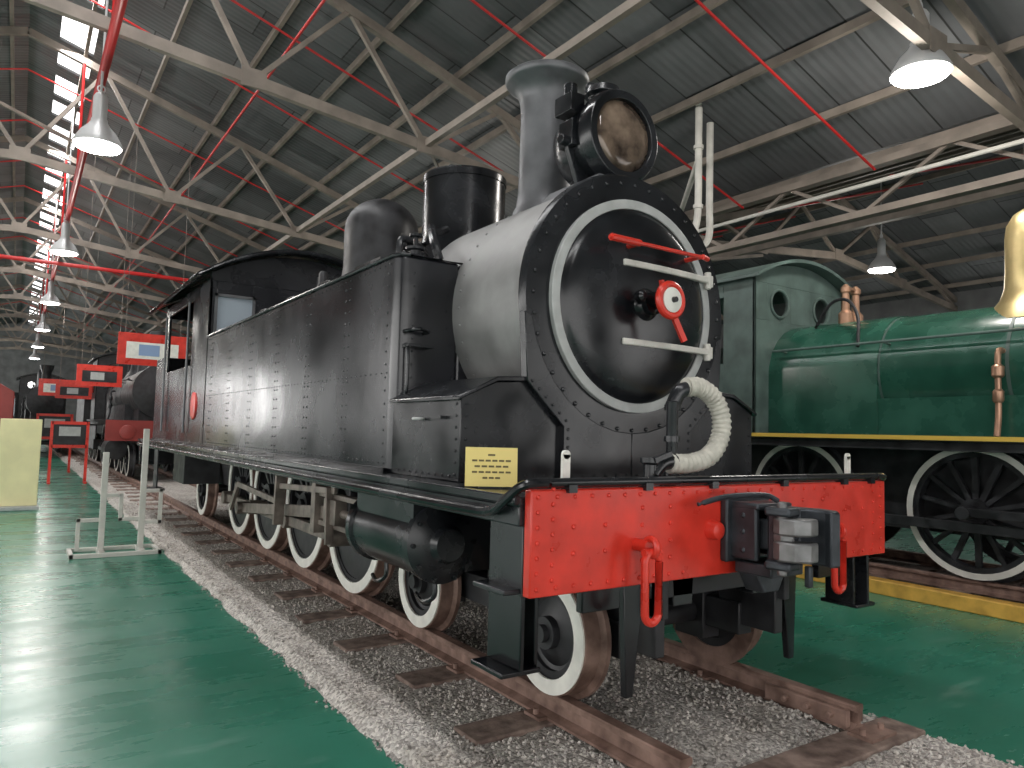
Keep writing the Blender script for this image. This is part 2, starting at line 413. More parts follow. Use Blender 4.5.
# ------------------------------------------------------------ main locomotive
L=empty('steam_tank_locomotive',(0,4,R))
ZB=2.105
gt,gw,gb=G(),G(),G()
for s in (-1,1):
    for y in (.62,1.95): wheel(gt,gw,gb,s*.56,y,s,.285,0,.075,rw=.068)
    for y in (3.05,4.17,5.29,6.41):
        wheel(gt,gw,gb,s*.56,y,s,.53,14,.12,rw=.075)
        prism(gb,[(y+math.cos(a)*.44,R+.53+math.sin(a)*.44) for a in [math.radians(q) for q in range(200,341,20)]],'YZ',s*.56,s*.60)
    wheel(gt,gw,gb,s*.56,8.4,s,.36,10,.1,rw=.07)
for y,r in ((.62,.285),(1.95,.285),(3.05,.53),(4.17,.53),(5.29,.53),(6.41,.53),(8.4,.36)):
    cyl(gb,(-.5,y,R+r),(.5,y,R+r),.06,seg=16)
obj('wheel_tyres',gt,'rust',L); obj('wheel_white_rims',gw,'white',L); obj('wheel_centres',gb,'dull',L)
g=G()
for s in (-1,1):
    box(g,s*.40,s*.44,.06,9.9,.62,1.13)
    box(g,s*.36,s*.46,.3,2.3,.40,.56)
    box(g,s*.38,s*.44,.1,.45,.45,.9)
box(g,-.44,.44,1.15,1.45,.38,.75); box(g,-.9,.9,2.45,2.5,.7,1.13); box(g,-.42,.42,.1,.16,.7,1.13)
box(g,-.42,.42,9.8,9.9,.6,1.13)
for s in (-1,1):
    for y in (.62,1.95): box(g,s*.34,s*.47,y-.1,y+.1,.33,.6)
    for i in range(5): cyl(g,(s*.41,1.28,.585+i*.03),(s*.41,1.28,.60+i*.03),.07,seg=12)
obj('frames',g,'dull',L,bev=.006)
g=G()
box(g,-1.2,1.2,.05,10.2,1.125,1.165)
for s in (-1,1):
    box(g,min(s*1.2,s*1.17),max(s*1.2,s*1.17),.05,10.2,1.055,1.13)
    box(g,min(s*1.225,s*1.19),max(s*1.225,s*1.19),.05,10.2,1.135,1.17)
box(g,-1.19,1.19,10.15,10.22,.78,1.17)
obj('footplate',g,'black',L,bev=.006)
g=G()
for s in (-1,1):
    tube(g,smoothpath([(s*1.10,-.0,1.218),(s*1.18,.0,1.216),(s*1.215,.03,1.20),(s*1.23,.10,1.15),(s*1.235,.2,1.10),(s*1.235,.5,1.09),(s*1.235,2,1.09),(s*1.235,10.1,1.09)],6),.019,10)
cyl(g,(-1.1,0,1.218),(1.1,0,1.218),.018,seg=12)
cyl(g,(-1.15,.09,1.205),(1.15,.09,1.205),.016,seg=10)
for x in (-1,-.6,-.2,.3,.8,1.05): box(g,x-.02,x+.02,-.02,.03,1.18,1.21)
obj('edge_pipes',g,'black',L)
g=G(); box(g,-1.18,1.2,0,.045,.80,1.192); obj('buffer_beam',g,'red',L,bev=.006)
g=G()
for s in (-1,1):
    for q in (0,1):
        for z in [.83+.056*i for i in range(7)]: rivet(g,(s*(1.15-q*.07) ,0,z+q*.028),(0,-1,0),.010)
for i in range(26):
    x=-1.06+i*.085
    rivet(g,(x,0,1.165),(0,-1,0),.010); 
    if abs(x)>.35: rivet(g,(x,0,.83),(0,-1,0),.010)
for x in (-.62,-.46,.46,.62):
    for z in (.9,.97,1.04,1.11): rivet(g,(x,0,z),(0,-1,0),.011)
for s in (-1,1):
    for dx in (-.08,.08):
        for dz in (-.05,.05): rivet(g,(s*.9+dx,0,1.0+dz),(0,-1,0),.011)
lathe(g,(-.205,0,1.0),(0,-1,0),[(.045,0),(.042,.02),(.036,.045),(.015,.055)],20)
obj('beam_rivets',g,'red',L)
g=G()
box(g,-.15,.15,-.04,0,.86,1.14)
for s in (-1,1):
    box(g,s*.105-.014,s*.105+.014,-.17,-.02,.88,1.11)
    for z in (.92,1.0,1.07): cyl(g,(s*.105-.02,-.1,z),(s*.105+.02,-.1,z),.014,seg=8)
box(g,-.12,.12,-.18,-.02,1.095,1.125)
box(g,-.075,.075,-.26,-.0,.93,1.06)
head=[(.10,-.18),(-.06,-.18),(-.10,-.22),(-.10,-.27),(-.03,-.29),(.03,-.27),(.05,-.31),(.055,-.38),(.03,-.42),(.08,-.43),(.13,-.39),(.14,-.30)]
prism(g,head,'XY',.88,1.11)
prism(g,[(-.16,-.24),(-.08,-.20),(-.02,-.22),(-.04,-.33),(-.13,-.34)],'XY',1.085,1.12)
prism(g,[(-.16,-.24),(-.08,-.20),(-.02,-.22),(-.04,-.33),(-.13,-.34)],'XY',.865,.90)
obj('coupler_head',g,'dark',L,bev=.010)
g=G()
kn=[(-.06,-.25),(-.13,-.26),(-.155,-.31),(-.14,-.37),(-.08,-.405),(-.02,-.40),(.0,-.36),(-.04,-.34),(-.06,-.30)]
prism(g,kn,'XY',.905,.985); prism(g,kn,'XY',1.01,1.08); prism(g,[(-.06,-.25),(-.13,-.26),(-.14,-.31),(-.10,-.34),(-.05,-.31)],'XY',.98,1.015)
cyl(g,(-.11,-.29,.84),(-.11,-.29,1.145),.02,seg=12)
obj('coupler_knuckle',g,'knuckle',L,bev=.009)
g=G()
box(g,-.11,.11,-.24,-.05,.82,.87); tube(g,smoothpath([(-.36,-.06,1.12),(-.2,-.08,1.15),(.0,-.12,1.155),(.05,-.16,1.13)],5),.012,8)
prism(g,[(-.10,.82),(.10,.82),(.05,.74),(-.05,.74)],'XZ',-.16,-.06)
beam(g,(.06,-.3,.87),(.06,-.3,.78),.028)
obj('coupler_carrier',g,'dark',L,bev=.008)
g=G()
for x in (-.655,.615):
    zt=.965
    cyl(g,(x,.0,zt),(x,-.075,zt),.026,seg=14); torus(g,(x,-.085,zt),(1,0,0),.033,.014,20,8)
    cyl(g,(x-.045,-.09,zt-.02),(x+.045,-.09,zt-.02),.016,seg=10)
    pts=[]
    for i in range(24):
        t=2*math.pi*i/24; yy=math.cos(t)*.038; zz=math.sin(t)*.042
        pts.append((x+yy,-.092,zt-.155+zz+(.095 if math.sin(t)>=0 else -.095)))
    tube(g,pts,.0165,10,True)
obj('safety_chain_shackles',g,'red',L)
g=G()
for s in (-1,1):
    prism(g,[(s*.60,.80),(s*.47,.80),(s*.535,.30),(s*.575,.30)],'XZ',.13,.165)
    box(g,min(s*1.145,s*1.165),max(s*1.145,s*1.165),.07,.30,.52,1.08)
    for z in (.50,.80): box(g,min(s*1.06,s*1.24),max(s*1.06,s*1.24),.08,.30,z,z+.02)
    box(g,min(s*1.06,s*1.08),max(s*1.06,s*1.08),.1,.27,.52,1.1)
    box(g,s*.78-.1,s*.78+.1,.06,.1,.7,1.12)
    prism(g,[(s*.2,.79),(s*.34,.79),(s*.33,.66),(s*.21,.66)],'XZ',.1,.2)
box(g,-1.0,1.0,.06,.12,.82,1.12)
box(g,-.45,.45,.12,.5,.70,.78)
obj('steps_and_guard_irons',g,'black',L,bev=.005)
g=G()
for s in (-1,1):
    x=s*.92; z=.83
    lathe(g,(x,1.10,z),(0,1,0),[(.08,-.06),(.10,-.02),(.17,0),(.205,.02),(.205,.07),(.19,.08),(.19,.78),(.205,.79),(.205,.84),(.1,.86)],36)
    box(g,min(s*.55,s*1.08),max(s*.55,s*1.08),1.15,1.88,.85,1.125)
    box(g,min(s*.44,s*.8),max(s*.44,s*.8),1.1,1.9,.68,1.1)
    for i in range(10):
        t=2*math.pi*i/10; cyl(g,(x+math.cos(t)*.182,1.085,z+math.sin(t)*.182),(x+math.cos(t)*.182,1.11,z+math.sin(t)*.182),.012,seg=6)
    for y in (1.2,1.8): tube(g,smoothpath([(x,y,.65),(x,y,.55),(x,y+.12,.5),(x-.05*s,y+.3,.5)]),.013,8)
obj('cylinders',g,'black',L)
g=G()
for s in (-1,1):
    x=s*.92
    for z in (.72,.92): box(g,x-.03,x+.03,1.95,2.95,z,z+.035)
    cyl(g,(x,1.9,.83),(x,2.6,.83),.028,seg=12); box(g,x-.06,x+.06,2.5,2.72,.755,.92)
    beam(g,(x,2.6,.83),(s*.86,5.29,.60),.045,.09)
    xr=s*.76
    beam(g,(xr,3.05,.60),(xr,6.41,.60),.04,.085)
    for y in (3.05,4.17,5.29,6.41):
        cyl(g,(s*.62,y,.60),(s*.81,y,.60),.07,seg=18); 
    cyl(g,(s*.8,5.29,.60),(s*.93,5.29,.60),.06,seg=18)
    beam(g,(s*.98,5.29,.60),(s*.98,5.05,.85),.03,.06)
    beam(g,(s*.98,5.05,.85),(s*.98,3.75,.80),.025,.05)
    beam(g,(s*.98,3.75,.62),(s*.98,3.72,1.05),.04,.08)
    beam(g,(s*.98,3.72,.93),(s*.96,2.55,.98),.025,.045)
    beam(g,(s*.98,2.62,1.0),(s*.98,2.6,.62),.025,.05); beam(g,(s*.97,2.6,.64),(s*.95,2.62,.80),.02,.04)
    box(g,s*.93-.05,s*.93+.05,2.9,2.98,.66,1.12)
obj('rods_and_valve_gear',g,'steel',L,bev=.004)
g=G()
for s in (-1,1):
    for y in (3.6,4.72,5.84): 
        box(g,s*.56-.04,s*.56+.04,y-.05,y+.04,.45,.85); beam(g,(s*.5,y,.8),(s*.5,y+.02,1.1),.04)
    box(g,min(s*.7,s*1.1),max(s*.7,s*1.1),7.1,7.8,.7,1.1)
    box(g,min(s*.95,s*1.15),max(s*.95,s*1.15),9.3,9.7,.45,.48); box(g,s*1.05-.01,s*1.05+.01,9.35,9.65,.45,1.1)
obj('brake_gear',g,'dull',L,bev=.004)
g=G()
for s in (-1,1):
    prism(g,[(s*.70,1.66),(s*.47,1.44),(s*.47,1.165),(0,1.165),(0,ZB-.69)]+[(s*.69*math.sin(math.radians(q)),ZB-.69*math.cos(math.radians(q))) for q in range(10,81,10)]+[(s*.725,ZB-.1)],'XZ',.725,.78)
box(g,-.5,.5,.78,1.95,1.165,1.9)
TF=1.50
for s in (-1,1):
    prism(g,[(s*1.05,1.165),(s*1.05,1.56),(s*.86,1.645),(s*.66,1.66),(s*.4,1.66),(s*.4,1.165)],'XZ',.76,TF)
    prism(g,[(s*1.075,1.545),(s*1.075,1.565),(s*.86,1.67),(s*.60,1.685),(s*.60,1.66),(s*.86,1.645)],'XZ',.74,TF)
obj('saddle_and_side_boxes',g,'black',L,bev=.005)
g=G()
for s in (-1,1):
    for i in range(6): rivet(g,(s*.44,.725,1.2+.045*i),(0,-1,0),.009)
    for i in range(6): t=i/5; rivet(g,(s*(.455+.215*t),.725,1.47+.19*t),(0,-1,0),.009)
    for z in [1.2+.055*i for i in range(7)]:
        rivet(g,(s*1.02,.76,z),(0,-1,0),.008); rivet(g,(s*1.05,.80,z),(s,0,0),.008)
    for x in [.5+.06*i for i in range(9)]: rivet(g,(s*x,.76,1.19),(0,-1,0),.008)
    for y in [.85+.07*i for i in range(9)]: rivet(g,(s*1.05,y,1.19),(s,0,0),.008)
    box(g,min(s*1.05,s*1.08),max(s*1.05,s*1.08),.9,1.0,1.46,1.475)
for i in range(12): rivet(g,(-.41+.075*i,.725,1.19),(0,-1,0),.009)
obj('saddle_rivets',g,'black',L)
g=G()
for s in (-1,1):
    tube(g,smoothpath([(s*1.055,1.12,1.46),(s*1.085,1.12,1.46),(s*1.085,1.18,1.46),(s*1.055,1.18,1.46)],4),.008,6)
obj('latches',g,'greyw',L)
g=G(); lathe(g,(0,.76,ZB),(0,1,0),[(.70,0),(.70,1.25)],72); obj('smokebox_barrel',g,'smoke',L)
g=G(); lathe(g,(0,.76,ZB),(0,-1,0),[(.70,-.02),(.73,-.02),(.73,.015),(.72,.03),(.60,.035),(.58,.035)],72)
obj('smokebox_front_ring',g,'black',L)
g=G()
for i in range(40):
    t=2*math.pi*i/40; rivet(g,(math.cos(t)*.675,.728,ZB+math.sin(t)*.675),(0,-1,0),.013)
obj('smokebox_front_rivets',g,'black',L)
g=G()
for i in range(44):
    t=2*math.pi*i/44
    if math.sin(t)>-.6: rivet(g,(math.cos(t)*.70,1.42,ZB+math.sin(t)*.70),(math.cos(t),0,math.sin(t)),.009)
obj('smokebox_side_rivets',g,'smoke',L)
g=G(); ring(g,(0,.725,ZB),(0,-1,0),.53,.582,-.01,.028,72); obj('door_sealing_ring',g,'greyw',L,bev=.004)
g=G()
prof=[(.532,0),(.53,.02)]+[(.515*math.cos(a),.02+.075*math.sin(a)) for a in [math.radians(q) for q in range(6,91,6)]]
lathe(g,(0,.725,ZB),(0,-1,0),prof,72); obj('smokebox_door',g,'black',L,ang=60)
g=G()
for z in (ZB+.21,ZB-.21):
    n=10
    for i in range(n):
        xa=-.16+.68*i/n; xb=-.16+.68*(i+1)/n
        def yy(x): return .640+ .03*(x/.5)**2
        beam(g,(xa,yy(xa),z),(xb+.005,yy(xb),z),.035,.035)
    cyl(g,(.535,.675,z-.05),(.535,.675,z+.05),.02,seg=12)
    box(g,.525,.58,.67,.73,z-.035,z+.035)
obj('hinge_straps',g,'galv',L,bev=.006)
g=G(); zb_=ZB+.300
cyl(g,(-.33,.56,zb_),(.40,.56,zb_),.011,seg=10); cyl(g,(-.32,.56,zb_),(-.12,.56,zb_),.019,seg=10)
cyl(g,(.35,.55,zb_),(.41,.57,zb_),.015,seg=10)
for x in (-.12,.34): cyl(g,(x,.56,zb_),(x,.69,zb_),.014,seg=8)
torus(g,(0,.455,ZB),(0,-1,0),.082,.02,28,10)
lathe(g,(0,.45,ZB),(0,1,0),[(.08,0),(.08,.02)],28)
beam(g,(.03,.47,ZB-.06),(.10,.45,ZB-.205),.022,.028); beam(g,(.0,.5,ZB-.03),(-.02,.5,ZB+.11),.02,.02)
obj('door_handles',g,'red',L)
g=G(); lathe(g,(0,.45,ZB),(0,-1,0),[(.066,-.002),(.066,.012),(.05,.018)],28); obj('handle_boss_face',g,'white',L)
g=G(); lathe(g,(0,.432,ZB),(0,-1,0),[(.016,-.005),(.014,.02)],12); cyl(g,(0,.66,ZB),(0,.45,ZB),.034,seg=16)
lathe(g,(0,.655,ZB),(0,-1,0),[(.10,0),(.085,.03),(.06,.05),(.06,.09),(.035,.1)],24)
beam(g,(-.02,.55,ZB),(-.11,.55,ZB+.02),.03); lathe(g,(-.12,.55,ZB+.02),(0,-1,0),[(.02,-.03),(.032,-.01),(.032,.02),(.015,.035)],12)
obj('door_spindle',g,'black',L)
g=G(); lathe(g,(0,1.9,ZB),(0,1,0),[(.64,0),(.64,4.6)],64)
for y in (3.3,4.8): lathe(g,(0,y,ZB),(0,1,0),[(.64,0),(.648,.0),(.648,.05),(.64,.05)],64,True)
obj('boiler',g,'black',L)
g=G(); cx,cy=0,1.575
lathe(g,(cx,cy,0),(0,0,1),[(.21,2.72),(.205,2.82),(.185,2.86),(.176,2.95),(.170,3.2),(.168,3.46),(.174,3.55),(.19,3.60),(.225,3.645),(.262,3.67),(.276,3.69),(.276,3.715),(.258,3.73),(.22,3.735),(.19,3.72),(.15,3.64),(.14,3.2),(.14,2.9)],48)
obj('chimney',g,'chim',L,ang=50)
g=G(); hz=3.10
lathe(g,(0,.86,hz),(0,1,0),[(.205,-.012),(.208,-.045),(.255,-.045),(.268,-.02),(.268,.05),(.252,.06),(.25,.25),(.22,.34),(.15,.39),(.07,.405)],48)
lathe(g,(0,1.02,hz+.22),(0,0,1),[(.10,0),(.085,.06),(.11,.08),(.10,.12),(.05,.145),(.02,.15)],24)
box(g,-.16,.16,.86,1.2,2.76,2.85); box(g,-.12,.12,.92,1.16,2.8,2.90)
for s in (-1,1):
    beam(g,(s*.15,1.0,2.80),(s*.26,1.0,3.08),.03,.08)
    box(g,s*.262-.025,s*.262+.025,.94,1.06,3.02,3.17)
box(g,-.29,-.19,.95,1.10,3.22,3.33); cyl(g,(-.24,1.02,3.27),(-.24,1.02,3.40),.04,seg=12)
cyl(g,(-.33,.99,3.05),(-.24,.99,3.05),.03,seg=12)
torus(g,(0,1.12,hz+.38),(0,1,0),.04,.009,18,6)
obj('headlamp_housing',g,'black',L,bev=.004,ang=40)
g=G(); lathe(g,(0,.845,hz),(0,-1,0),[(.204,-.02),(.204,.004),(.15,.018),(.06,.026),(.01,.027)],40); obj('headlamp_lens',g,'glass',L,ang=80)
g=G(); prism(g,[(-.30,2.72),(.30,2.72),(.2,2.83),(-.2,2.83)],'XZ',.80,1.25); obj('lamp_bracket',g,'chim',L)
g=G(); y=2.62
lathe(g,(0,y,0),(0,0,1),[(.36,2.60),(.345,2.74),(.325,2.80),(.315,2.86),(.315,3.28),(.322,3.285),(.322,3.33),(.31,3.345),(.22,3.36),(.05,3.37)],56)
obj('sand_dome',g,'black',L,ang=30)
g=G(); y=4.17
lathe(g,(0,y,0),(0,0,1),[(.42,2.58),(.39,2.72),(.355,2.80),(.345,2.90),(.345,3.26)]+[(.345*math.cos(math.radians(a)),3.26+.31*math.sin(math.radians(a))) for a in range(10,91,10)],56)
obj('steam_dome',g,'dull',L,ang=60)
g=G()
for x in (-.12,.12):
    lathe(g,(x,5.4,0),(0,0,1),[(.07,2.7),(.07,2.9),(.05,2.95),(.05,3.05),(.03,3.08)],18)
lathe(g,(0.0,5.85,0),(0,0,1),[(.02,2.7),(.02,2.95),(.035,2.97),(.035,3.1),(.01,3.12)],14)
obj('safety_valves_and_whistle',g,'dull',L)
TT=2.385
def rtank(s):
    xo=1.05; xi=.66; y0,y1=TF,6.42; rr=.07; pts=[(s*xi,y0)]
    for i in range(6):
        a=math.radians(90*i/5); pts.append((s*(xo-rr+rr*math.sin(a)),y0+rr-rr*math.cos(a)))
    pts+=[(s*xo,y1),(s*xi,y1)]
    return pts
g=G()
for s in (-1,1):
    prism(g,rtank(s),'XY',1.165,TT)
    prism(g,[(s*.66,1.165),(s*.45,1.165),(s*.45,2.3),(s*.66,TT)],'XZ',TF+.01,6.42)
obj('side_tanks',g,'tank',L,bev=.02)
g=G()
for s in (-1,1):
    tube(g,[(s*.5,TF+.005,TT),(s*.98,TF+.005,TT),(s*1.03,TF+.02,TT),(s*1.05,TF+.07,TT),(s*1.052,6.42,TT)],.012,8)
    box(g,min(s*1.05,s*1.075),max(s*1.05,s*1.075),TF+.05,9.9,1.165,1.19)
    box(g,s*.85-.18,s*.85+.18,1.8,2.2,TT,TT+.04); cyl(g,(s*.85,2,TT+.04),(s*.85,2,TT+.07),.03)
    tube(g,smoothpath([(s*.88,TF,1.95),(s*.88,TF-.06,1.95),(s*.94,TF-.08,1.96),(s*1.0,TF-.06,1.95),(s*1.0,TF,1.95)],5),.011,8)
    box(g,s*.93-.08,s*.93+.08,TF-.08,TF,1.86,1.875)
    tube(g,smoothpath([(s*1.0,TF,1.60),(s*1.0,TF-.05,1.62),(s*1.0,TF-.05,1.85),(s*1.0,TF,1.87)],5),.011,8)
obj('tank_beading',g,'black',L)
g=G()
for s in (-1,1):
    for y in (2.2,2.95,3.7,4.5,5.3,6.1):
        for q in (0,.07):
            for i in range(15): rivet(g,(s*1.05,y+q,1.25+i*.074),(s,0,0),.0075)
    y=1.6
    while y<6.4:
        rivet(g,(s*1.05,y,1.215),(s,0,0),.007); rivet(g,(s*1.05,y,2.34),(s,0,0),.007); rivet(g,(s*1.05,y,1.72),(s,0,0),.006); y+=.075
    for i in range(15): rivet(g,(s*1.05,1.62,1.25+i*.074),(s,0,0),.0075); rivet(g,(s*.95,TF,1.25+i*.074),(0,-1,0),.0075)
obj('tank_rivets',g,'tank',L)
g=G()
for s in (-1,1):
    cyl(g,(s*.62,2.0,2.62),(s*.60,6.3,2.62),.018,seg=10)
    for y in (2.1,3.3,4.6,5.9): lathe(g,(s*.52,y,2.52),(s*.6,0,.6),[(.012,0),(.012,.12),(.024,.13),(.02,.16)],10)
    tube(g,smoothpath([(s*.68,1.7,2.42),(s*.70,1.75,2.55),(s*.60,2.0,2.72),(s*.45,2.2,2.76),(s*.3,2.35,2.84)],6),.028,10)
    lathe(g,(s*.66,2.0,2.52),(s*1,0,.4),[(.05,0),(.05,.06),(.03,.08),(.03,.13),(.05,.14),(.05,.16)],14)
    tube(g,smoothpath([(s*.86,1.9,2.38),(s*.86,1.9,2.55),(s*.80,1.95,2.60),(s*.62,2.05,2.60)],6),.022,8)
    lathe(g,(s*.86,1.68,2.38),(0,0,1),[(.035,0),(.035,.08),(.06,.085),(.06,.10),(.015,.11),(.015,.16),(.04,.165),(.04,.18)],14)
    for y in (2.8,3.6,4.4): 
        tube(g,smoothpath([(s*.98,y,2.38),(s*.98,y,2.44),(s*.98,y+.18,2.44),(s*.98,y+.18,2.38)],4),.010,6)
obj('boiler_fittings',g,'black',L)
# cab
g=G(); ge=3.02
def arch(x): return 3.02+.40*(1-(x/1.2)**2)
def sheet(y0,y1,zl):
    box(g,-1.05,-.98,y0,y1,1.165,ge); box(g,.98,1.05,y0,y1,1.165,ge)
    for s in (-1,1): 
        a,b=sorted((s*.58,s*.98)); box(g,a,b,y0,y1,1.165,zl); box(g,a,b,y0,y1,2.86,ge)
    box(g,-.58,.58,y0,y1,1.165,ge)
    prism(g,[(-1.05,ge)]+[(-1.05+.21*i,arch(-1.05+.21*i)) for i in range(11)]+[(1.05,ge)],'XZ',y0,y1)
sheet(6.42,6.46,2.4); 
for s in (-1,1): box(g,*sorted((s*.98,s*1.05)),9.3,9.34,1.165,ge)
prism(g,[(-1.05,ge-.1)]+[(-1.05+.21*i,arch(-1.05+.21*i)) for i in range(11)]+[(1.05,ge-.1)],'XZ',9.3,9.34)
for s in (-1,1):
    a,b=sorted((s*1.05,s*1.02))
    box(g,a,b,6.42,7.35,1.165,3.06); box(g,a,b,7.35,9.3,1.165,2.12); box(g,a,b,9.05,9.34,2.1,3.06); box(g,a,b,7.35,9.1,2.92,3.06)
box(g,-1.05,1.05,9.34,10.0,1.165,2.36); box(g,-1.0,1.0,6.46,9.3,1.16,1.30)
obj('cab_body',g,'tank',L,bev=.006)
g=G()
n=16; vs=[]
xs=[-1.22+2.44*i/n for i in range(n+1)]
for y in (6.2,9.7):
    for x in xs: vs.append((x,y,arch(x)+.015))
    for x in xs: vs.append((x,y,arch(x)+.055))
m=n+1; fs=[]
for i in range(n):
    fs+=[(i,i+1,2*m+i+1,2*m+i),(m+i,3*m+i,3*m+i+1,m+i+1),(i,m+i,m+i+1,i+1),(2*m+i,2*m+i+1,3*m+i+1,3*m+i)]
fs+=[(0,2*m,3*m,m),(n,m+n,3*m+n,2*m+n)]
g.add(vs,fs)
box(g,-.3,.3,7.3,8.2,3.44,3.52)
tube(g,[(x,6.2,arch(x)+.02) for x in xs],.022,8); tube(g,[(x,9.7,arch(x)+.02) for x in xs],.022,8)
for s in (-1,1): tube(g,[(s*1.22,6.2,arch(1.22)+.03),(s*1.22,9.7,arch(1.22)+.03)],.022,8)
obj('cab_roof',g,'black',L,ang=30)
g=G()
for s in (-1,1):
    a,b=sorted((s*.56,s*1.0))
    for (p,q,r_,t) in ((a,b,2.38,2.41),(a,b,2.85,2.88)): box(g,p,q,6.40,6.42,r_,t)
    box(g,a,a+.03,6.40,6.42,2.38,2.88); box(g,b-.03,b,6.40,6.42,2.38,2.88)
    for y in (7.38,9.0): cyl(g,(s*1.09,y,1.3),(s*1.09,y,2.9),.014,seg=8)
obj('cab_window_frames_and_handrails',g,'chim',L)
g=G()
for s in (-1,1): box(g,*sorted((s*.58,s*.98)),6.435,6.445,2.4,2.86)
obj('cab_window_panes',g,'win',L)
g=G(); lathe(g,(-1.05,7.0,1.62),(-1,0,0),[(.16,0),(.16,.015),(.13,.02)],28); obj('number_plate',g,'red',L)
g=G()
for x in (-.94,1.02):
    box(g,x-.018,x+.018,.10,.115,1.2,1.32); cyl(g,(x,.10,1.32),(x,.115,1.32),.018,seg=14)
obj('lamp_irons',g,'white',L)
g=G()
tube(g,smoothpath([(-.32,.14,1.165),(-.32,.13,1.3),(-.33,.12,1.42),(-.35,.10,1.56)],8),.026,12)
tube(g,smoothpath([(-.33,.13,1.52),(-.30,.11,1.60),(-.26,.10,1.62)],6),.034,12)
for z in (1.22,1.38,1.52): cyl(g,(-.33,.12,z),(-.33,.12,z+.025),.036,seg=14)
tube(g,smoothpath([(-.50,.08,1.23),(-.46,.08,1.27),(-.42,.08,1.29),(-.36,.08,1.295)],6),.036,12)
lathe(g,(-.50,.08,1.18),(0,0,1),[(.05,0),(.05,.03),(.03,.05),(.03,.1),(.045,.11),(.045,.13)],14)
beam(g,(-.52,.04,1.30),(-.42,.04,1.33),.02)
obj('vacuum_standpipe',g,'black',L)
g=G()
path=smoothpath([(-.27,.10,1.625),(-.19,.09,1.63),(-.10,.08,1.58),(-.06,.07,1.49),(-.075,.07,1.39),(-.15,.07,1.315),(-.26,.08,1.285),(-.39,.08,1.285)],14)
tube(g,path,[.042+.004*math.sin(i*1.9) for i in range(len(path))],14)
obj('vacuum_hose',g,'hose',L,ang=80)
# info sign
S=empty('information_sign',(-1.10,.42,1.17))
def rotbox(g,c,ux,uy,uz,hx,hy,hz):
    c=Vector(c); v=[c+ux*a*hx+uy*b*hy+uz*d*hz for a in(-1,1) for b in(-1,1) for d in(-1,1)]
    g.add(v,[(0,1,3,2),(4,6,7,5),(0,4,5,1),(2,3,7,6),(0,2,6,4),(1,5,7,3)])
an=math.radians(-28); ux=Vector((math.cos(an),math.sin(an),0)); uy=Vector((-math.sin(an),math.cos(an),0)); uz=Vector((0,0,1))
uz2=(uz+uy*.12).normalized(); uy2=ux.cross(uz2)*-1
c=Vector((-1.09,.42,1.17+.085))
g=G(); rotbox(g,c,ux,uy2,uz2,.110,.004,.082); obj('board',g,'yel',S)
g=G(); nrm=uy2 if uy2.y<0 else -uy2
for r_,(wd,n) in enumerate([(.02,1),(.085,6),(.075,5),(.085,6),(.04,3)]):
    for i in range(n):
        w=2*wd/n; rotbox(g,c+uz2*(.050-.024*r_)+ux*(-wd+w*(i+.5))+nrm*.0045,ux,uy2,uz2,w*.38,.0008,.004)
obj('lettering',g,'ink',S)
g=G(); rotbox(g,c-uz2*.06-nrm*.03,ux,uy2,uz,.05,.025,.03); obj('foot',g,'dull',S)

